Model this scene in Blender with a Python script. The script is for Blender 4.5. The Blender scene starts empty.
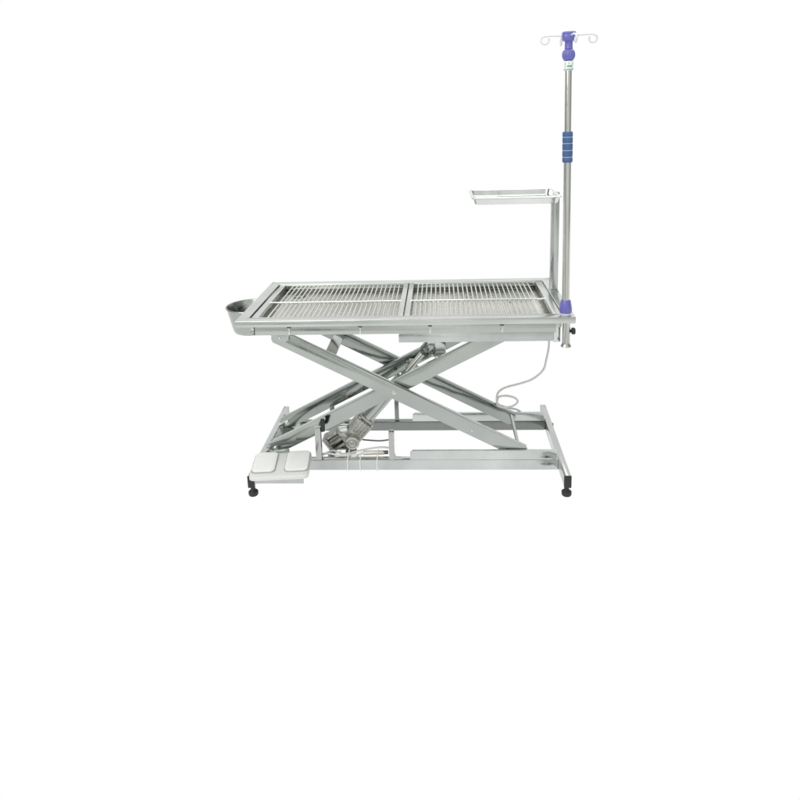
import bpy, bmesh, math, random
from mathutils import Vector, Matrix
random.seed(7)
scene = bpy.context.scene
COL = scene.collection
PI = math.pi
FLOOR = 0.027

# ------------------------------------------------------------------ materials
def new_mat(name):
    m = bpy.data.materials.new(name); m.use_nodes = True
    nt = m.node_tree
    return m, nt, nt.nodes['Principled BSDF']

def steel(name, col=(.70, .73, .70), rough=.16, var=.12, wave=.10, wscale=5.0, brushed=None):
    m, nt, b = new_mat(name)
    N, L = nt.nodes, nt.links
    b.inputs['Metallic'].default_value = 1.0
    tc = N.new('ShaderNodeTexCoord')
    # slow tone drift of the polished sheet
    n1 = N.new('ShaderNodeTexNoise'); n1.inputs['Scale'].default_value = 4.0; n1.inputs['Detail'].default_value = 4
    L.new(tc.outputs['Object'], n1.inputs['Vector'])
    cr = N.new('ShaderNodeValToRGB')
    cr.color_ramp.elements[0].position = .3; cr.color_ramp.elements[1].position = .7
    cr.color_ramp.elements[0].color = tuple(c * (1 - var) for c in col) + (1,)
    cr.color_ramp.elements[1].color = tuple(min(1, c * (1 + var * .6)) for c in col) + (1,)
    L.new(n1.outputs['Fac'], cr.inputs['Fac']); L.new(cr.outputs['Color'], b.inputs['Base Color'])
    # roughness: smears and fine scratches
    mp = N.new('ShaderNodeMapping')
    mp.inputs['Scale'].default_value = brushed or (6, 6, 6)
    L.new(tc.outputs['Object'], mp.inputs['Vector'])
    n2 = N.new('ShaderNodeTexNoise'); n2.inputs['Scale'].default_value = 9.0; n2.inputs['Detail'].default_value = 2
    L.new(mp.outputs['Vector'], n2.inputs['Vector'])
    mr = N.new('ShaderNodeMapRange')
    mr.inputs['From Min'].default_value = .3; mr.inputs['From Max'].default_value = .7
    mr.inputs['To Min'].default_value = rough * .7; mr.inputs['To Max'].default_value = rough * 1.5
    L.new(n2.outputs['Fac'], mr.inputs['Value']); L.new(mr.outputs['Result'], b.inputs['Roughness'])
    # gentle waviness of thin sheet
    n3 = N.new('ShaderNodeTexNoise'); n3.inputs['Scale'].default_value = wscale; n3.inputs['Detail'].default_value = 2
    L.new(tc.outputs['Object'], n3.inputs['Vector'])
    bp = N.new('ShaderNodeBump'); bp.inputs['Strength'].default_value = wave; bp.inputs['Distance'].default_value = .06
    L.new(n3.outputs['Fac'], bp.inputs['Height']); L.new(bp.outputs['Normal'], b.inputs['Normal'])
    return m

def plastic(name, col, rough=.4, var=.06, scale=30, bump=.0, bscale=200, coat=0.0):
    m, nt, b = new_mat(name)
    N, L = nt.nodes, nt.links
    tc = N.new('ShaderNodeTexCoord')
    n1 = N.new('ShaderNodeTexNoise'); n1.inputs['Scale'].default_value = scale; n1.inputs['Detail'].default_value = 4
    L.new(tc.outputs['Object'], n1.inputs['Vector'])
    cr = N.new('ShaderNodeValToRGB')
    cr.color_ramp.elements[0].position = .3; cr.color_ramp.elements[1].position = .7
    cr.color_ramp.elements[0].color = tuple(c * (1 - var) for c in col) + (1,)
    cr.color_ramp.elements[1].color = tuple(min(1, c * (1 + var)) for c in col) + (1,)
    L.new(n1.outputs['Fac'], cr.inputs['Fac']); L.new(cr.outputs['Color'], b.inputs['Base Color'])
    b.inputs['Roughness'].default_value = rough
    b.inputs['Coat Weight'].default_value = coat
    if bump:
        n3 = N.new('ShaderNodeTexNoise'); n3.inputs['Scale'].default_value = bscale
        L.new(tc.outputs['Object'], n3.inputs['Vector'])
        bp = N.new('ShaderNodeBump'); bp.inputs['Strength'].default_value = bump; bp.inputs['Distance'].default_value = .002
        L.new(n3.outputs['Fac'], bp.inputs['Height']); L.new(bp.outputs['Normal'], b.inputs['Normal'])
    return m

M = dict(
    steel=steel('polished_steel', col=(.505, .52, .505), wave=.03),
    arm=steel('arm_steel', col=(.445, .472, .450), rough=.13, wave=.06, wscale=3.2),
    back_arm=steel('shaded_arm_steel', col=(.34, .365, .345), rough=.11, wave=.14, wscale=4.5),  # darker copy of the arm steel; dark reflections put into the colour
    rail=steel('rail_steel', col=(.57, .592, .578), rough=.19, var=.22, wave=.09, wscale=5.0),
    rim=steel('rim_steel', col=(.605, .625, .605), rough=.22, wave=.02, wscale=4, brushed=(2, 40, 40)),
    basin=steel('basin_steel', col=(.70, .69, .65), rough=.30, var=.22, wave=.03, wscale=7),
    shaded=steel('shaded_steel', col=(.235, .25, .24), rough=.18, wave=.05, wscale=5),  # dark copy of the steel; shade at the rear put into the colour
    wall=steel('shaded_basin_steel', col=(.20, .20, .185), rough=.35, wave=.03),  # basin steel darkened in colour for the dim recess below the gratings
    wire=steel('wire_steel', col=(.66, .68, .64), rough=.25, wave=.0),
    tube=steel('tube_steel', col=(.60, .61, .57), rough=.14, wave=.0),
    tray=steel('tray_steel', col=(.73, .745, .73), rough=.14, wave=.08, wscale=9),
    bucket=steel('bucket_steel', col=(.43, .45, .43), rough=.22, wave=.06),
    dark_metal=steel('dark_bolt_metal', col=(.16, .18, .16), rough=.35, wave=.0),
    bolt=steel('bolt_metal', col=(.72, .74, .72), rough=.15, wave=.0),
    cast=steel('cast_alloy', col=(.50, .50, .465), rough=.38, wave=.2, wscale=25),
    cast_light=steel('cast_alloy_light', col=(.60, .61, .57), rough=.34, wave=.1, wscale=25),
    motor=steel('motor_casing', col=(.33, .35, .32), rough=.36, wave=.1, wscale=25),
    black=plastic('black_rubber', (.018, .02, .02), .55, bump=.15),
    seam=plastic('painted_seam_shadow', (.05, .055, .05), .7),  # dark strips stand in for shadow in the gaps and seams
    white=plastic('white_plastic', (.70, .70, .685), .38, var=.02, bump=.03),
    pad=plastic('pad_plastic', (.83, .83, .815), .42, var=.02, bump=.06),
    hook=plastic('white_enamel', (.72, .72, .74), .25, var=.02),
    clear=plastic('pale_washer_plastic', (.70, .70, .80), .3),
    purple=plastic('violet_plastic', (.135, .13, .45), .34, var=.10, scale=40, coat=.35),
    foam=plastic('blue_foam', (.065, .12, .27), .75, var=.12, scale=60, bump=.5, bscale=500),
    foam_line=plastic('pale_foam_groove', (.30, .42, .62), .7),
    label=plastic('label_paper', (.84, .86, .84), .5, var=.02),
    green=plastic('green_ink', (.16, .42, .22), .5),
    blue=plastic('blue_ink', (.25, .40, .66), .5),
    gap=plastic('grey_gap_plastic', (.44, .44, .43), .6),
    cable=plastic('grey_cable', (.66, .66, .65), .45, var=.05),
    cable_white=plastic('white_cable', (.78, .78, .75), .45, var=.04),
    cable_beige=plastic('beige_sleeve', (.62, .56, .50), .5, var=.08),
    cable_dark=plastic('dark_cable', (.10, .10, .10), .5),
)

# ------------------------------------------------------------------ mesh helper
class MB:
    def __init__(self): self.bm = bmesh.new()
    def _merge(self, b, mat=None):
        if mat is not None: b.transform(mat)
        me = bpy.data.meshes.new('tmp'); b.to_mesh(me); b.free()
        self.bm.from_mesh(me); bpy.data.meshes.remove(me)
    def box(self, x0, x1, y0, y1, z0, z1, bev=.002, mat=None, seg=2):
        b = bmesh.new(); bmesh.ops.create_cube(b, size=1)
        b.transform(Matrix.Translation(((x0+x1)/2, (y0+y1)/2, (z0+z1)/2)) @ Matrix.Diagonal((x1-x0, y1-y0, z1-z0, 1)))
        if bev:
            bev = min(bev, .45*min(abs(x1-x0), abs(y1-y0), abs(z1-z0)))
            bmesh.ops.bevel(b, geom=b.edges[:], offset=bev, segments=seg, affect='EDGES', profile=.5)
        self._merge(b, mat); return self
    def prism(self, pts, y0, y1, bev=.0015, mat=None, axis='y'):
        """closed outline in the x-z plane, pushed along y (or x-y outline along z)"""
        b = bmesh.new()
        if axis == 'y': vs = [b.verts.new((p[0], y0, p[1])) for p in pts]; d = Vector((0, y1-y0, 0))
        elif axis == 'x': vs = [b.verts.new((y0, p[0], p[1])) for p in pts]; d = Vector((y1-y0, 0, 0))
        else: vs = [b.verts.new((p[0], p[1], y0)) for p in pts]; d = Vector((0, 0, y1-y0))
        f = b.faces.new(vs)
        r = bmesh.ops.extrude_face_region(b, geom=[f])
        bmesh.ops.translate(b, vec=d, verts=[v for v in r['geom'] if isinstance(v, bmesh.types.BMVert)])
        bmesh.ops.recalc_face_normals(b, faces=b.faces[:])
        if bev:
            es = [e for e in b.edges if len(e.link_faces) == 2 and e.calc_face_angle(0) > .9]
            bmesh.ops.bevel(b, geom=es, offset=bev, segments=2, affect='EDGES', profile=.5)
        self._merge(b, mat); return self
    def lathe(self, prof, n=32, mat=None, ridges=0, rdepth=0, rz=(0, 0)):
        """profile of (r, z) turned about z"""
        b = bmesh.new(); rings = []
        for r, z in prof:
            ring = []
            for k in range(n):
                a = 2*PI*k/n; rr = r
                if ridges and rz[0] <= z <= rz[1]: rr = r*(1 - rdepth*(.5+.5*math.cos(ridges*a)))
                ring.append(b.verts.new((rr*math.cos(a), rr*math.sin(a), z)))
            rings.append(ring)
        for A, B in zip(rings, rings[1:]):
            for k in range(n): b.faces.new((A[k], A[(k+1) % n], B[(k+1) % n], B[k]))
        if prof[0] != prof[-1]:
            if prof[0][0] > 1e-4: b.faces.new(rings[0][::-1])
            if prof[-1][0] > 1e-4: b.faces.new(rings[-1])
        bmesh.ops.remove_doubles(b, verts=b.verts[:], dist=1e-6)
        bmesh.ops.recalc_face_normals(b, faces=b.faces[:])
        self._merge(b, mat); return self
    def cyl(self, P, Q, r, r2=None, n=24, bev=.0015):
        P, Q = Vector(P), Vector(Q); L = (Q-P).length; r2 = r if r2 is None else r2
        e = min(bev, .3*L, .3*r, .3*r2)
        prof = [(0, 0), (r-e, 0), (r, e), (r2, L-e), (r2-e, L), (0, L)]
        mat = Matrix.Translation(P) @ (Q-P).to_track_quat('Z', 'Y').to_matrix().to_4x4()
        return self.lathe(prof, n, mat)
    def tube(self, pts, r, n=10, smooth=4, closed=False):
        """round bar along a smooth curve through pts"""
        P = [Vector(p) for p in pts]; path = []
        m = len(P)
        if smooth > 1 and m > 2:
            rng = range(m) if closed else range(m-1)
            for i in rng:
                if closed: p0, p1, p2, p3 = P[i-1], P[i], P[(i+1) % m], P[(i+2) % m]
                else: p0, p1, p2, p3 = P[max(i-1, 0)], P[i], P[i+1], P[min(i+2, m-1)]
                for s in range(smooth):
                    t = s/smooth
                    path.append(.5*((2*p1) + (p2-p0)*t + (2*p0-5*p1+4*p2-p3)*t*t + (3*p1-p0-3*p2+p3)*t**3))
            if not closed: path.append(P[-1])
        else: path = P
        b = bmesh.new(); rings = []; up = None; k = len(path)
        for i, p in enumerate(path):
            if closed: t = path[(i+1) % k] - path[i-1]
            else: t = path[min(i+1, k-1)] - path[max(i-1, 0)]
            t.normalize()
            if up is None:
                up = t.orthogonal().normalized()
            up = (up - t*up.dot(t)).normalized(); s = t.cross(up)
            rings.append([b.verts.new(p + r*(math.cos(2*PI*j/n)*up + math.sin(2*PI*j/n)*s)) for j in range(n)])
        pairs = list(zip(rings, rings[1:]))
        if closed: pairs.append((rings[-1], rings[0]))
        for A, B in pairs:
            for j in range(n): b.faces.new((A[j], A[(j+1) % n], B[(j+1) % n], B[j]))
        if not closed: b.faces.new(rings[0][::-1]); b.faces.new(rings[-1])
        bmesh.ops.recalc_face_normals(b, faces=b.faces[:])
        self._merge(b); return self
    def build(self, name, mat, parent=None, label=None):
        me = bpy.data.meshes.new(name)
        off = root_off(parent)
        self.bm.transform(Matrix.Translation(-off))
        for f in self.bm.faces: f.smooth = True
        for e in self.bm.edges:
            e.smooth = not (len(e.link_faces) == 2 and e.calc_face_angle(0) > math.radians(38))
        self.bm.to_mesh(me); self.bm.free()
        o = bpy.data.objects.new(name, me); COL.objects.link(o)
        me.materials.append(mat)
        if parent: o.parent = parent
        if label: o['label'] = label
        return o

ROOTS = {}
def root_off(parent):
    while parent is not None:
        if parent.name in ROOTS: return ROOTS[parent.name]
        parent = parent.parent
    return Vector((0, 0, 0))
def thing(name, label, cat, loc):
    o = bpy.data.objects.new(name, None); COL.objects.link(o)
    o.location = loc; o['label'] = label; o['category'] = cat
    o.empty_display_size = .05
    ROOTS[o.name] = Vector(loc)
    return o

# ------------------------------------------------------------------ the setting: seamless self-glowing white sweep
bm = bmesh.new()
prof = [(-1.6, FLOOR)] + [(2.6, FLOOR)]
for k in range(1, 17):
    a = k/16*PI/2
    prof.append((2.6 + 1.6*math.sin(a), FLOOR + 1.6*(1-math.cos(a))))
prof.append((4.2, 7.0))
la = [bm.verts.new((-7, y, z)) for y, z in prof]; lb = [bm.verts.new((7, y, z)) for y, z in prof]
for i in range(len(prof)-1):
    f = bm.faces.new((la[i], lb[i], lb[i+1], la[i+1])); f.smooth = True
me = bpy.data.meshes.new('backdrop'); bm.to_mesh(me); bm.free()
bd = bpy.data.objects.new('backdrop', me); COL.objects.link(bd); bd['kind'] = 'structure'
bd['label'] = 'seamless glowing white backdrop and floor'
m, nt, b = new_mat('glowing_white_backdrop')
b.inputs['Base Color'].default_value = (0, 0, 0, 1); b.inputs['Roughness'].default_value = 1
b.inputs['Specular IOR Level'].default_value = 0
b.inputs['Emission Color'].default_value = (1, 1, 1, 1); b.inputs['Emission Strength'].default_value = 1.0  # own glow makes the white and adds light; takes no shadows
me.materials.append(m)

# ------------------------------------------------------------------ THE TABLE
T = thing('operating_table',
          'stainless steel veterinary operating table with grated top on a scissor lift',
          'operating table', (0, .27, FLOOR))
H = .743
# --- base frame: two side bars along y, two rails along x
for s, x0, x1 in ((-1, -.633, -.607), (1, .612, .639)):
    bar = MB().box(x0, x1, -.060, .597, .070, .120, .003).build('side_bar', M['steel'], T)
    MB().box(x0-.001, x1+.001, -.0655, -.058, .069, .121, .003).build('end_cap', M['black'], bar)
    xc = (x0+x1)/2
    for yc in (-.042, .57):
        MB().lathe([(0, FLOOR), (.017, FLOOR), (.0195, FLOOR+.004), (.0195, FLOOR+.016), (.013, FLOOR+.022), (.009, FLOOR+.026), (.009, .0705), (0, .0705)],
                   24, Matrix.Translation((xc, yc, 0))).build('foot', M['black'], T)
MB().cyl((.639, .424, .098), (.648, .424, .098), .010, n=6).build('bolt', M['dark_metal'], T)
for y0, y1, mt in ((.070, .100, 'rail'), (.425, .455, 'shaded')):
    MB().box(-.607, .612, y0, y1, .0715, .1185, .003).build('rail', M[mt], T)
# cross members of the base
for xa, xb in ((-.345, -.315),):
    MB().box(xa, xb, .100, .425, .074, .098, .002).build('cross_member', M['rail'], T)
# channels the lower rollers run in (C section, rounded near end)
def channel(x0, x1, yf, yb, z0, z1, lip, open_y, name):
    w = .003; c = .009
    out = [(x0, z0), (x1, z0), (x1, z1), (x0+c, z1), (x0+c*.3, z1-c*.3), (x0, z1-c)]
    mb = MB()
    web = (yf, yf+w) if open_y > 0 else (yb-w, yb)
    mb.prism(out, web[0], web[1], .0008)
    mb.box(x0+c, x1, (web[1] if open_y > 0 else web[0]-.008), (web[1]+.008 if open_y > 0 else web[0]), z1-w, z1, .0006)
    mb.box(x0+.001, x1, (web[1] if open_y > 0 else yf), (yb if open_y > 0 else web[0]), z0, z0+w, .0006)
    return mb.build(name, M['rail'], T)
channel(.009, .604, .066, .104, .1205, .1610, 0, 1, 'roller_channel')
channel(.006, .604, .420, .458, .1205, .1610, 0, 1, 'roller_channel')
# upright rests on the rails, front and back
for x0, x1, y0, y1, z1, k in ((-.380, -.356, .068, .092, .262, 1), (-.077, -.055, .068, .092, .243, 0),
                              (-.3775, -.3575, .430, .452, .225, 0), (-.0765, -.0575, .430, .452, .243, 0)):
    u = MB().box(x0, x1, y0, y1, .1190, z1, .002).build('upright_rest', M['steel' if y0 < .2 else 'shaded'], T)
    # welded foot plate with a small fillet
    if not k and y0 < .2:
        pts = [(x1, .119), (x1+.030, .119)] + [(x1+.022-.020*math.sin(a)-.0, .1225+.020*(1-math.cos(a))) for a in [i*PI/10 for i in range(6)]]
        MB().prism([(x1, .1192), (x1+.03, .1192), (x1+.022, .1225), (x1+.010, .128), (x1+.004, .136), (x1, .150)], y0+.003, y0+.009, 0).build('weld_fillet', M['steel'], u)
    if k:
        MB().box(x1+.001, x1+.017, y0+.004, y1-.004, z1-.020, z1+.034, .003).build('rubber_buffer', M['black'], u)
# --- scissor arms
def arm(P, Q, y0, y1, h=.0595, name='scissor_arm', cut=.012, mat='arm'):
    P, Q = Vector((P[0], 0, P[1])), Vector((Q[0], 0, Q[1]))
    d = (Q-P).normalized(); n = Vector((-d.z, 0, d.x))
    a, b_ = P - d*.030, Q + d*.030
    h2 = h/2
    pts = []
    for c, s in ((a, -1), (b_, 1)):
        for (u, v) in ((s*(-cut), s*h2*-1), (0, s*(h2-cut)*-1), (0, s*(h2-cut)), (s*(-cut), s*h2)):
            q = c + d*u + n*v; pts.append((q.x, q.z))
    o = MB().prism(pts, y0, y1, .0025).build(name, M[mat], T)
    return o
zA = lambda x: .604 - .525*(x+.42)
zB = lambda x: .4345 + .525*x
A0, A1 = (-.500, zA(-.500)), (.455, zA(.455)+.004)
B0, B1 = (-.560, zB(-.560)+.010), (.440, zB(.440))
def bolt(x, y, z, sgn=-1, r=.0095, parent=None, mat='bolt'):
    mb = MB().cyl((x, y, z), (x, y+sgn*.0025, z), r*1.25, n=24, bev=.0008)
    mb.cyl((x, y+sgn*.0025, z), (x, y+sgn*.008, z), r*.8, n=6, bev=.0012)
    return mb.build('bolt', M[mat], parent or T)
fa = arm(A0, A1, .080, .106); fb = arm(B0, B1, .112, .138)
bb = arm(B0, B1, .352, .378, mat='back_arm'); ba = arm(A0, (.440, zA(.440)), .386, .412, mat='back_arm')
bolt(-.049, .080, .409, r=.0065, parent=fa); bolt(.263, .080, zA(.263)-.004, r=.004, parent=fa)
bolt(-.060, .352, .405, r=.007, parent=bb, mat='dark_metal')
bolt(-.560, .112, .150, r=.0075, parent=fb); bolt(-.562, .352, .150, r=.0085, parent=bb)
# pivots through the pairs
MB().cyl((-.049, .100, .409), (-.049, .114, .409), .012).build('pivot_pin', M['steel'], T)
MB().cyl((-.049, .376, .409), (-.049, .388, .409), .012).build('pivot_pin', M['steel'], T)
# cross tubes joining front and back arms
def obox(cx, cz, w, h, ang, y0, y1, name, mat='arm'):
    R = Matrix.Translation((cx, 0, cz)) @ Matrix.Rotation(-ang, 4, 'Y')
    return MB().box(-w/2, w/2, y0, y1, -h/2, h/2, .004, R).build(name, M[mat], T)
obox(-.312, zA(-.312)+.002, .046, .040, math.radians(-27.7), .106, .386, 'cross_tube')
obox(.140, zB(.140)+.010, .046, .046, 0, .138, .352, 'cross_tube')
MB().cyl((.452, .102, .166), (.452, .424, .166), .0075).build('roller_axle', M['steel'], T)
for yc in (.104, .400):
    MB().cyl((.452, yc-.001, .1435), (.452, yc+.016, .1435), .0185).build('roller', M['dark_metal'], T)
# lower pivot brackets at the left bar
for y0, y1 in ((.139, .146), (.379, .385)):
    MB().prism([(-.606, .100), (-.500, .100), (-.515, .145), (-.548, .178), (-.580, .178), (-.606, .150)], y0, y1, .001).build('pivot_bracket', M['arm'], T)
MB().box(-.600, -.530, .146, .351, .100, .128, .003).build('cross_member', M['shaded'], T)
# --- under-top channels, pivot brackets
channel(-.021, .578, .050, .090, .632, .6725, 0, 1, 'roller_channel')
channel(-.021, .578, .420, .460, .632, .6725, 0, -1, 'roller_channel')
MB().box(.5785, .606, .056, .064, .624, .716, .002).build('end_plate', M['tray'], T)
MB().box(.5785, .606, .446, .454, .624, .716, .002).build('end_plate', M['tray'], T)
for y0, y1 in ((.070, .0785), (.4135, .421)):
    MB().prism([(-.535, .681), (-.455, .681), (-.462, .640), (-.490, .622), (-.512, .628), (-.530, .655)], y0, y1, .001).build('pivot_bracket', M['arm'], T)
bolt(-.497, .070, .645, r=.006)
# --- top: rim frame of square tube with mitred corners
mb = MB()
x0, x1, y0, y1, w = -.650, .652, .000, .618, .043
wf = .046
zt, zb = H, .717
def frame_bar(p):
    mb.prism(p, zb, zt, .0022, axis='z')
frame_bar([(x0, y0), (x1, y0), (x1-w, y0+wf), (x0+w, y0+wf)])
frame_bar([(x0, y1), (x0+w, y1-wf), (x1-w, y1-wf), (x1, y1)])
frame_bar([(x0, y0), (x0+w, y0+wf), (x0+w, y1-wf), (x0, y1)])
frame_bar([(x1, y0), (x1, y1), (x1-w, y1-wf), (x1-w, y0+wf)])
mb.build('rim', M['rim'], T)
# --- sunken basin under the gratings: walls, flange skirt and a floor tilted to reflect more white
bz0, bz1 = .680, .7165
MB().box(-.579, .581, .014, .018, bz0, bz1, .0012).build('skirt', M['steel'], T)
MB().box(-.565, .581, .598, .602, bz0, bz1, .0012).build('skirt', M['steel'], T)
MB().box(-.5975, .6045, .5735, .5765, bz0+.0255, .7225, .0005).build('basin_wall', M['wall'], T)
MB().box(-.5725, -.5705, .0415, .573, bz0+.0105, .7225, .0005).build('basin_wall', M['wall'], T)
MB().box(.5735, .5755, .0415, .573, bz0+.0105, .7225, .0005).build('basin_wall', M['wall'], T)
mb = MB()
mb.box(-.566, -.562, .018, .597, bz0+.001, bz0+.0115, .001)
mb.box(.577, .5805, .018, .597, bz0+.001, bz1, .001)
mb.prism([(.018, .690), (.018, .687), (.5735, .7015), (.5735, .7045)], -.600, .5765, 0, axis='x')
mb.box(-.600, .606, .0385, .0405, bz0+.011, .7165, .0005)
basin = mb.build('basin', M['basin'], T)
MB().lathe([(.022, bz0+.0215), (.030, bz0+.0215), (.030, bz0+.0240), (.022, bz0+.0240), (.022, bz0+.0215)], 32,
           Matrix.Translation((-.50, .50, 0))).build('drain_ring', M['dark_metal'], basin)
# clips along the front skirt
for xc in (-.443, -.166, .103, .377):
    c = MB().box(xc-.0035, xc+.0035, .0095, .0142, .6825, .7085, .0012).build('clip', M['bolt'], T)
    MB().box(xc-.008, xc+.008, .0105, .0141, .7095, .7150, .001).build('painted_notch_shadow', M['seam'], c)
MB().box(-.5815, -.5795, .0125, .0195, .681, .7155, .0005).build('dark_edge_line', M['seam'], T)
# --- gratings
def grating(xa, xb, wl, wr):
    g = bpy.data.objects.new('grating', None); COL.objects.link(g); g.parent = T; g.empty_display_size = .05
    ya, yb = .0485, .5705
    z0, z1 = .7225, .7405
    mb = MB()
    mb.box(xa, xa+wl, ya, yb, z0, z1, .0018)
    mb.box(xb-wr, xb, ya, yb, z0, z1, .0018)
    mb.box(xa+wl, xb-wr, ya, ya+.010, z0, z1, .0015)
    mb.box(xa+wl, xb-wr, yb-.010, yb, z0, z1, .0015)
    mb.build('frame', M['rim'], g)
    return g, xa+wl, xb-wr, ya+.008, yb-.008
for xa, xb, wl, wr, lw in ((-.599, -.0025, .026, .021, 1), (.0025, .606, .021, .031, 0)):
    g, ia, ib, ya, yb = grating(xa, xb, wl, wr)
    gap = .034
    n = 26
    mb = MB()
    s0 = ia + (gap if lw else .020); s1 = ib - (.020 if lw else gap)
    for k in range(n):
        x = s0 + (s1-s0)*k/(n-1) + random.uniform(-.0006, .0006)
        mb.cyl((x, ya, .7335), (x+random.uniform(-.001, .001), yb, .7335), .0034, n=10, bev=.0005)
    mb.build('grid_wires', M['wire'], g)
    MB().cyl((ia-.006, .270, .7395), (ib+.006, .270, .7395), .0036, n=12, bev=.0005).build('cross_wire', M['tray'], g)
# --- linear actuator: motor, gearbox, tube, rod, clevis
P0 = Vector((-.205, .230, .200)); P1 = Vector((.084, .240, .540))
d = (P1-P0).normalized()
act = MB().cyl(P0+d*.010, P0+d*.262, .0275, n=32).build('actuator_tube', M['arm'], T)
MB().cyl(P0+d*.262, P0+d*.275, .0285, n=32).build('end_collar', M['cast_light'], act)
rod = MB().cyl(P0+d*.27, P1-d*.012, .0125, n=24).build('actuator_rod', M['tube'], T)
clv = MB()
R = Matrix.Translation(P1) @ d.to_track_quat('Z', 'Y').to_matrix().to_4x4()
clv.box(-.020, .020, -.022, -.014, -.026, .024, .004, R); clv.box(-.020, .020, .014, .022, -.026, .024, .004, R)
clv.box(-.018, .018, -.014, .014, -.030, -.014, .003, R)
clevis = clv.build('clevis', M['dark_metal'], T)
bolt(P1.x-.002, P1.y-.024, P1.z, r=.009, parent=clevis, mat='motor')
MB().box(.088, .118, .215, .270, .508, .560, .006).build('clevis_bracket', M['arm'], T)
# plates half way up the back arm where the actuator passes
MB().prism([(-.015, .405), (.040, .432), (.038, .470), (.005, .470)], .300, .306, .001).build('guide_plate', M['arm'], T)
MB().box(-.012, .036, .306, .352, .420, .436, .002).build('guide_plate', M['arm'], T)
# gearbox (ribbed cast housing) in the actuator's frame
mot = bpy.data.objects.new('drive_motor', None); COL.objects.link(mot); mot.parent = T; mot.empty_display_size = .04
RG = Matrix.Translation(P0) @ Matrix.Rotation(math.atan2(d.x, d.z), 4, 'Y')     # local z along the actuator
mb = MB()
mb.box(-.042, .040, -.034, .036, -.070, .030, .008, RG, 3)
mb.box(-.034, .034, -.030, .032, .030, .046, .006, RG, 3)
for k in range(5):
    xx = -.030 + k*.015
    mb.box(xx-.0025, xx+.0025, -.040, -.030, -.035, .028, .0015, RG)
mb.cyl(RG @ Vector((-.032, -.036, .034)), RG @ Vector((-.032, -.030, .034)), .006, n=12)
mb.cyl(RG @ Vector((.032, -.036, .036)), RG @ Vector((.032, -.030, .036)), .006, n=12)
mb.build('gearbox', M['cast'], mot)
cv = Matrix.Translation((-.243, .186, .137)) @ Matrix.Rotation(PI/2, 4, 'X')
MB().lathe([(0, -.02), (.030, -.02), (.0305, .006), (.0285, .010), (.021, .011), (.020, .008), (.0165, .008), (.0155, .012), (.008, .013), (.0075, .0155), (0, .016)], 40, cv).build('gear_cover', M['cast_light'], mot)
# motor can, lower left, dark windows between end bells
mb = MB()
Pm, Qm = Vector((-.362, .225, .110)), Vector((-.262, .225, .176))
md = (Qm-Pm).normalized()
RM = Matrix.Translation((Pm+Qm)/2) @ Matrix.Rotation(-math.atan2(md.z, md.x), 4, 'Y')
mb.box(-.056, -.034, -.034, .034, -.040, .036, .007, RM, 3)
mb.box(.020, .052, -.034, .034, -.036, .036, .007, RM, 3)
mb.box(-.034, .020, -.030, .030, .022, .034, .003, RM); mb.box(-.034, .020, -.030, .030, -.038, -.026, .003, RM)
mb.box(-.034, .020, -.032, -.026, -.006, .003, .002, RM)
mb.build('motor_housing', M['cast'], mot)
MB().cyl(RM @ Vector((-.040, 0, -.002)), RM @ Vector((.030, 0, -.002)), .0245, n=32).build('motor_can', M['motor'], mot)
MB().box(-.020, .020, -.0245, .015, -.012, .014, .004, Matrix.Translation((-.283, .215, .189)) @ Matrix.Rotation(math.radians(-4), 4, 'Y')).build('terminal_box', M['tray'], mot)
MB().cyl((-.232, .195, .104), (-.268, .188, .082), .0165, n=20).build('cable_gland', M['cable_dark'], mot)
MB().box(-.345, -.235, .190, .262, .099, .106, .002).build('mount_plate', M['motor'], mot)
# --- wiring
W = bpy.data.objects.new('wiring', None); COL.objects.link(W); W.parent = T; W.empty_display_size = .04
MB().tube([(-.268, .170, .094), (-.287, .150, .105), (-.290, .140, .122), (-.280, .130, .100), (-.262, .122, .089), (-.235, .122, .094), (-.205, .13, .112), (-.17, .14, .118)], .0034, 8).build('motor_cable', M['cable_white'], W)
MB().tube([(-.372, .118, .120), (-.33, .112, .124), (-.28, .110, .116), (-.22, .112, .121), (-.15, .112, .130), (-.09, .115, .126)], .0045, 8).build('motor_cable', M['cable_white'], W)
MB().tube([(-.365, .130, .108), (-.32, .135, .126), (-.27, .13, .112), (-.20, .135, .128), (-.12, .135, .141), (-.075, .14, .134)], .004, 8).build('motor_cable', M['cable'], W)
MB().cyl((-.190, .118, .124), (-.105, .118, .126), .0095, n=16).build('cable_sleeve', M['cable_beige'], W)
MB().cyl((-.105, .118, .126), (-.085, .118, .127), .008, n=16).build('cable_plug', M['cable_dark'], W)
MB().tube([(-.210, .26, .112), (-.17, .262, .107), (-.13, .262, .105), (-.09, .26, .111), (-.068, .255, .112)], .0034, 8).build('motor_cable', M['cable_dark'], W)
for xc in (-.250, -.1985, -.128):
    MB().tube([(xc, .0675, .070), (xc, .0675, .118), (xc+.001, .0690, .1205), (xc+.002, .120, .138)], .0024, 8, smooth=1).build('cable_tie', M['cable_white'], W)
# --- power cord hanging from the right, one loop, then down to the base
cord = [(.600, .40, .690), (.612, .40, .560), (.618, .40, .491), (.607, .40, .421), (.594, .40, .374), (.550, .40, .333), (.493, .40, .311), (.435, .40, .295),
        (.404, .40, .278), (.391, .398, .258), (.389, .395, .228), (.393, .39, .212), (.420, .385, .204), (.455, .385, .208), (.478, .388, .222),
        (.481, .392, .234), (.465, .397, .246), (.432, .402, .252), (.400, .405, .246), (.392, .410, .226), (.398, .425, .200), (.44, .44, .178), (.485, .437, .168), (.512, .440, .146), (.53, .440, .130)]
MB().tube(cord, .0049, 10, smooth=6).build('power_cord', M['cable'], T)
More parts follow.
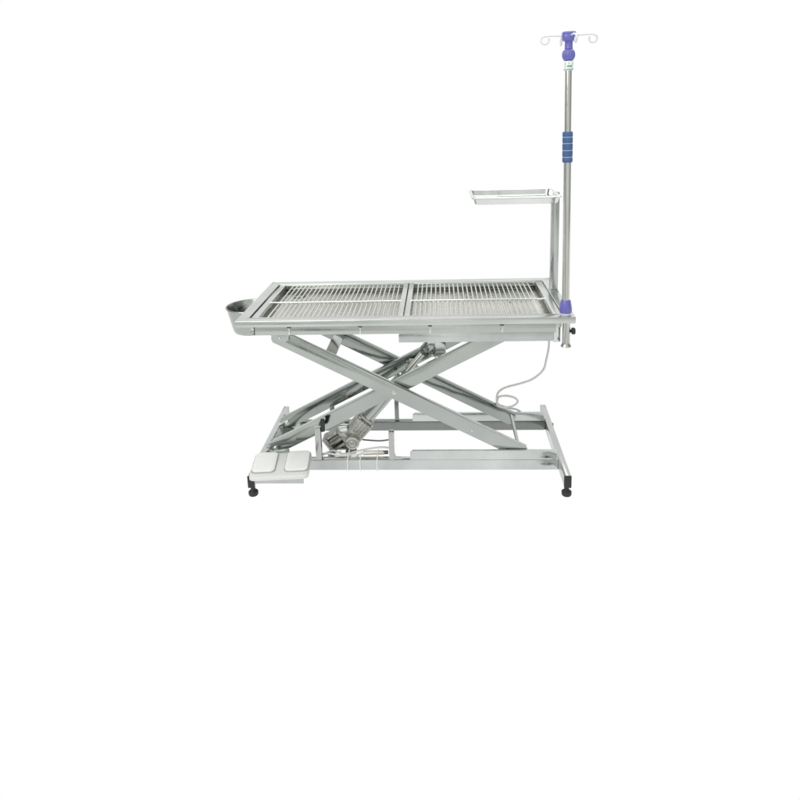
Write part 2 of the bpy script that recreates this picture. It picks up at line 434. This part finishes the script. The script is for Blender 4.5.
# --- holder tube for the drip stand with flared foot and clamp knob
hx = .6225
MB().lathe([(.0115, .618), (.0195, .6165), (.0205, .619), (.0165, .626), (.0148, .634), (.0148, .7165), (.0115, .7165), (.0115, .618)], 32, Matrix.Translation((hx, .030, 0))).build('pole_holder', M['tube'], T)
kb = MB().lathe([(0, 0), (.006, 0), (.006, .004), (.0125, .006), (.0135, .010), (.0135, .016), (.011, .019), (0, .0195)], 36,
                Matrix.Translation((hx+.0145, .030, .678)) @ Matrix.Rotation(PI/2, 4, 'Y'), ridges=6, rdepth=.22, rz=(.005, .018)).build('clamp_knob', M['black'], T)
# --- post carrying the instrument tray
st = MB().box(.6140, .6480, .378, .400, H-.0005, 1.168, .0025, Matrix.Translation((0, 0, 0)))
stand = st.build('tray_post', M['steel'], T)
mb = MB()
mb.box(.300, .614, .379, .391, 1.148, 1.1565, .002)
mb.box(.330, .342, .255, .379, 1.148, 1.1565, .002); mb.box(.560, .572, .255, .379, 1.148, 1.1565, .002)
mb.build('tray_bracket', M['steel'], stand)
MB().box(.612, .650, .370, .408, H-.0008, H+.004, .0015).build('foot_plate', M['steel'], stand)
# bucket hanger hidden below the rim
for ya, yb in ((.270, .232), (.400, .438)):
    MB().tube([(-.640, ya, .7165), (-.640, ya, .7085), (-.655, yb, .7065)], .003, 8, 3).build('bucket_hook', M['steel'], T)
# pedal shelf bolted to the left bar
mb = MB()
mb.box(-.606, -.404, -.0785, .066, .1205, .1235, .001)
mb.box(-.596, -.404, -.0815, -.0785, .0995, .1235, .001)
mb.build('pedal_shelf', M['rail'], T)

# ------------------------------------------------------------------ INSTRUMENT TRAY
TR = thing('instrument_tray', 'small shallow stainless tray raised on the post above the table', 'tray', (.435, .24, 1.157))
def rrect(x0, x1, y0, y1, r, n=6):
    out = []
    for cx, cy, a0 in ((x1-r, y1-r, 0), (x0+r, y1-r, PI/2), (x0+r, y0+r, PI), (x1-r, y0+r, 1.5*PI)):
        for k in range(n+1):
            a = a0 + k/n*PI/2; out.append((cx+r*math.cos(a), cy+r*math.sin(a)))
    return out
def loft(mb, loops, cap_first=False, cap_last=False):
    b = bmesh.new(); rings = [[b.verts.new(p) for p in L] for L in loops]
    for A, B in zip(rings, rings[1:]):
        n = len(A)
        for k in range(n): b.faces.new((A[k], A[(k+1) % n], B[(k+1) % n], B[k]))
    if cap_first: b.faces.new(rings[0][::-1])
    if cap_last: b.faces.new(rings[-1])
    bmesh.ops.recalc_face_normals(b, faces=b.faces[:])
    mb._merge(b); return mb
tx0, tx1, ty0, ty1 = .268, .611, .100, .376
def lp(i, z, r): return [(x, y, z) for x, y in rrect(tx0+i, tx1-i, ty0+i, ty1-i, r)]
loops = [lp(.020, 1.1575, .014), lp(.014, 1.1600, .016), lp(.0085, 1.1800, .018), lp(.003, 1.1805, .018), lp(.0005, 1.1825, .018), lp(.0005, 1.1850, .018), lp(.003, 1.1868, .018),
         lp(.0100, 1.1868, .014), lp(.0125, 1.1850, .012), lp(.0160, 1.1640, .010), lp(.0230, 1.1600, .008)]
mb = MB(); loft(mb, loops, True, True); mb.build('tray_body', M['tray'], TR)

# ------------------------------------------------------------------ BUCKET
BK = thing('waste_bucket', 'round steel drain bucket hanging under the left end of the table', 'bucket', (-.680, .335, .592))
bx, by = -.680, .335
tilt = Matrix.Translation((bx, by, .592))
prof = [(0, .002), (.066, .0015), (.076, .006), (.0815, .016), (.100, .100), (.1020, .112), (.1065, .1135), (.1085, .1165), (.1065, .1195), (.1025, .1185),
        (.0998, .112), (.0795, .018), (.074, .009), (.064, .0055), (0, .0055)]
MB().lathe(prof, 56, tilt).build('bucket_body', M['bucket'], BK)

# ------------------------------------------------------------------ FOOT PEDAL
FP = thing('foot_pedal', 'white double foot pedal resting on the left front corner of the base frame', 'foot pedal', (-.5, 0, .1237))
RP = Matrix.Translation((-.507, -.012, .1237)) @ Matrix.Rotation(math.radians(5), 4, 'Z')
mb = MB()
def plp(x0, x1, y0, y1, r, zf): return [RP @ Vector((x, y, zf(y))) for x, y in rrect(x0, x1, y0, y1, r)]
ramp = lambda lo, hi: (lambda y: lo + (hi-lo)*(y+.085)/.17)
loops = [plp(-.112, .112, -.084, .084, .020, lambda y: .0), plp(-.116, .116, -.088, .088, .022, ramp(.002, .003)), plp(-.116, .116, -.088, .088, .022, ramp(.012, .022)),
         plp(-.112, .112, -.084, .084, .020, ramp(.0155, .0265)), plp(-.104, .104, -.077, .077, .016, ramp(.017, .028))]
loft(mb, loops, True, True)
body = mb.build('pedal_body', M['white'], FP)
for xa, xb in ((-.109, -.020), (.020, .111)):
    mb = MB()
    f1 = ramp(.016, .029); f2 = ramp(.0245, .0375)
    ya, yb = -.058, .079
    loops = [plp(xa+.004, xb-.004, ya+.004, yb-.004, .016, f1), plp(xa, xb, ya, yb, .018, lambda y: f2(y)-.005), plp(xa, xb, ya, yb, .018, lambda y: f2(y)-.002),
             plp(xa+.0035, xb-.0035, ya+.0035, yb-.0035, .016, f2), plp(xa+.012, xb-.012, ya+.012, yb-.012, .010, lambda y: f2(y)+.0006)]
    loft(mb, loops, True, True); pad = mb.build('pedal_pad', M['pad'], FP)
    mb = MB()
    loops = [plp(xa-.0034, xb+.0034, ya-.0034, yb+.0034, .020, lambda y: f1(y)-.001), plp(xa-.0034, xb+.0034, ya-.0034, yb+.0034, .020, lambda y: f1(y)+.0024)]
    loft(mb, loops, True, True); mb.build('pad_gap', M['gap'], pad)

# ------------------------------------------------------------------ DRIP STAND
DS = thing('drip_stand', 'tall steel drip pole with violet head, white hooks and blue grip at the right corner', 'drip stand', (.6185, .030, H))
lean = Matrix.Translation((.6185, .030, H)) @ Matrix.Rotation(math.radians(-.68), 4, 'Y')
def up(prof, **k):
    return MB().lathe([(r, z-H) for r, z in prof], 36, lean, **({kk: (tuple(v-H for v in vv) if kk == 'rz' else vv) for kk, vv in k.items()}))
up([(0, .745), (.0138, .745), (.0138, 1.335), (.0125, 1.335), (.0125, 1.335), (0, 1.335)]).build('lower_pole', M['tube'], DS)
up([(0, 1.335), (.0121, 1.335), (.0121, 1.650), (0, 1.650)]).build('upper_pole', M['tube'], DS)
up([(.0140, H+.0005), (.0195, H+.0005), (.0198, .749), (.0185, .7535), (.0140, .7535), (.0140, H+.0005)]).build('washer', M['clear'], DS)
up([(.0139, .7535), (.0225, .7535), (.0240, .756), (.0236, .770), (.0185, .7995), (.0172, .802), (.0139, .802), (.0139, .7535)]).build('collar', M['purple'], DS)
pr = [(.0125, 1.318), (.0165, 1.318)]
zz = [1.318, 1.337, 1.361, 1.386, 1.408, 1.426]
for a, b_ in zip(zz, zz[1:]):
    pr += [(.0172, a+.001), (.0183, a+.004), (.0184, b_-.004), (.0172, b_-.001)]
pr += [(.0165, 1.427), (.0125, 1.427), (.0125, 1.318)]
grip = up(pr).build('foam_grip', M['foam'], DS)
for z in zz[1:-1]:
    up([(.0168, z-.0014), (.0176, z-.0014), (.0176, z+.0014), (.0168, z+.0014), (.0168, z-.0014)]).build('grip_groove', M['foam_line'], grip)
lab = up([(.0122, 1.6385), (.0160, 1.6385), (.0164, 1.6400), (.0164, 1.6700), (.0122, 1.6700), (.0122, 1.6385)]).build('label_sleeve', M['label'], DS)
def patch(a0, a1, z0, z1, r, name, mat):
    b = bmesh.new(); n = max(2, int(abs(a1-a0)/6)); A = []; B = []
    for k in range(n+1):
        a = math.radians(a0 + (a1-a0)*k/n)
        A.append(b.verts.new(lean @ Vector((r*math.cos(a), r*math.sin(a), z0-H)))); B.append(b.verts.new(lean @ Vector((r*math.cos(a), r*math.sin(a), z1-H))))
    for k in range(n): b.faces.new((A[k], A[k+1], B[k+1], B[k]))
    mb = MB(); mb._merge(b); return mb
mb = patch(-118, -50, 1.6490, 1.6550, .01665, '', None); mb.build('printed_band', M['green'], lab)
mb = MB()
for a0, a1, z0, z1 in ((-150, -132, 1.6585, 1.6620), (-100, -92, 1.6590, 1.6645), (-146, -138, 1.648, 1.6555), (-40, -34, 1.656, 1.664)):
    m2 = patch(a0, a1, z0, z1, .01665, '', None)
    me_t = bpy.data.meshes.new('t'); m2.bm.to_mesh(me_t); m2.bm.free(); mb.bm.from_mesh(me_t); bpy.data.meshes.remove(me_t)
mb.build('printed_marks', M['green'], lab)
up([(.0163, 1.6395), (.0168, 1.6395), (.0168, 1.6432), (.0163, 1.6432), (.0163, 1.6395)]).build('printed_line', M['blue'], lab)
# ribbed twist-lock ball, neck, head
pr = [(.0130, 1.6700), (.0165, 1.6705)]
for k in range(1, 12):
    a = -PI/2 + k/12*PI
    pr.append((.0090+.0138*math.cos(a)**.9, 1.6905+.0200*math.sin(a)))
pr += [(.0125, 1.7110), (.0, 1.7110)]
MB().lathe([(r, z-H) for r, z in pr], 96, lean, ridges=16, rdepth=.07, rz=(1.676-H, 1.703-H)).build('lock_nut', M['purple'], DS)
up([(0, 1.7105), (.0148, 1.7105), (.0138, 1.716), (.0136, 1.733), (.0148, 1.737), (0, 1.737)]).build('neck', M['purple'], DS)
up([(0, 1.7365), (.0200, 1.7365), (.0250, 1.740), (.0268, 1.744), (.0268, 1.757), (.0250, 1.7605), (.0268, 1.7620), (.0262, 1.7655), (.0235, 1.7680), (.010, 1.7685), (0, 1.7685)],
   ridges=4, rdepth=.10, rz=(1.738, 1.769)).build('hook_head', M['purple'], DS)
for ang, s in ((180, 1), (-4, 1), (-78, .42), (98, .8)):
    hk = MB()
    pts = [(.015, 0, 1.7540), (.0265, 0, 1.7555), (.026+.042*s, 0, 1.7570), (.026+.051*s, 0, 1.7560)]
    cx_, cz_ = .026+.0525*s+.010, 1.7405
    ex = .026+.057*s; R_ = .0132
    for k in range(0, 9):
        a = math.radians(95 - k*38)
        pts.append((ex + R_*math.cos(a), .0011*k, 1.7425 + R_*math.sin(a)))
    Rz = lean @ Matrix.Rotation(math.radians(ang), 4, 'Z')
    pts = [Rz @ Vector((x, y, z-H)) for x, y, z in pts]
    hk.tube(pts, .0034, 10, 4).build('hook', M['hook'], DS)

# ------------------------------------------------------------------ light
world = bpy.data.worlds.new('World'); scene.world = world; world.use_nodes = True
nt = world.node_tree; N, L = nt.nodes, nt.links
bg = N['Background']
tc = N.new('ShaderNodeTexCoord')
mp = N.new('ShaderNodeMapping'); mp.inputs['Scale'].default_value = (2.2, 2.2, 1.6); mp.inputs['Location'].default_value = (.3, .1, .7)
L.new(tc.outputs['Generated'], mp.inputs['Vector'])
nz = N.new('ShaderNodeTexNoise'); nz.inputs['Scale'].default_value = 1.3; nz.inputs['Detail'].default_value = 2.5
L.new(mp.outputs['Vector'], nz.inputs['Vector'])
cr = N.new('ShaderNodeValToRGB'); e = cr.color_ramp.elements
e[0].position = .30; e[0].color = (.14, .16, .14, 1)
e[1].position = .66; e[1].color = (1.0, 1.0, .97, 1)
k = e.new(.40); k.color = (.50, .53, .50, 1)
k = e.new(.52); k.color = (.80, .83, .80, 1)
L.new(nz.outputs['Fac'], cr.inputs['Fac'])
sx = N.new('ShaderNodeSeparateXYZ'); L.new(tc.outputs['Generated'], sx.inputs['Vector'])
ab = N.new('ShaderNodeMath'); ab.operation = 'ABSOLUTE'; L.new(sx.outputs['X'], ab.inputs[0])
sr = N.new('ShaderNodeMapRange'); sr.inputs['From Min'].default_value = .60; sr.inputs['From Max'].default_value = .92
sr.inputs['To Min'].default_value = 1.0; sr.inputs['To Max'].default_value = .48
L.new(ab.outputs['Value'], sr.inputs['Value'])
vm = N.new('ShaderNodeVectorMath'); vm.operation = 'SCALE'
L.new(cr.outputs['Color'], vm.inputs[0]); L.new(sr.outputs['Result'], vm.inputs['Scale']); L.new(vm.outputs['Vector'], bg.inputs['Color'])
bg.inputs['Strength'].default_value = 1.0

def area(name, loc, target, size, power, col=(1, 1, 1)):
    l = bpy.data.lights.new(name, 'AREA'); l.shape = 'RECTANGLE'; l.size = size[0]; l.size_y = size[1]; l.energy = power; l.color = col
    o = bpy.data.objects.new(name, l); COL.objects.link(o); o.location = loc
    o.rotation_euler = (Vector(target)-Vector(loc)).to_track_quat('-Z', 'Y').to_euler()
    return o
area('added_front_fill', (-1.8, -2.6, 3.0), (0, .2, .6), (3.0, 3.0), 70, (1, .99, .97))  # unseen light added for highlights on plastic and steel
area('added_top_fill', (.6, .6, 3.4), (0, .3, .6), (4.0, 3.0), 60)  # unseen light added above to brighten the parts

# ------------------------------------------------------------------ camera
cx, cy, cz, pitch, yaw, roll, f = .15092, -2.48844, 1.51740, .222149, .0546792, -.0293230, 683.637
def ray(X, U, D=1.0):
    c, s = math.cos(roll), math.sin(roll); x = X*c-U*s; u = X*s+U*c
    c, s = math.cos(pitch), math.sin(pitch); y = D*c+u*s; z = -D*s+u*c
    c, s = math.cos(yaw), math.sin(yaw)
    return Vector((x*c-y*s, x*s+y*c, z))
r_, u_, b_ = ray(1, 0, 0), ray(0, 1, 0), -ray(0, 0, 1)
cam = bpy.data.cameras.new('Camera'); co = bpy.data.objects.new('Camera', cam); COL.objects.link(co)
mw = Matrix.Identity(4)
for i in range(3):
    mw[i][0], mw[i][1], mw[i][2] = r_[i], u_[i], b_[i]
mw[0][3], mw[1][3], mw[2][3] = cx, cy, cz
co.matrix_world = mw
cam.sensor_width = 36; cam.lens = f/800*36
cam.shift_x = -.00625; cam.shift_y = -.16875
cam.clip_start = .05; cam.clip_end = 200
scene.camera = co
scene.view_settings.view_transform = 'Standard'; scene.view_settings.look = 'None'
scene.view_settings.exposure = 0; scene.view_settings.gamma = 1
scene.cycles.max_bounces = 10; scene.cycles.glossy_bounces = 8
scene.render.resolution_x = scene.render.resolution_y = 1024
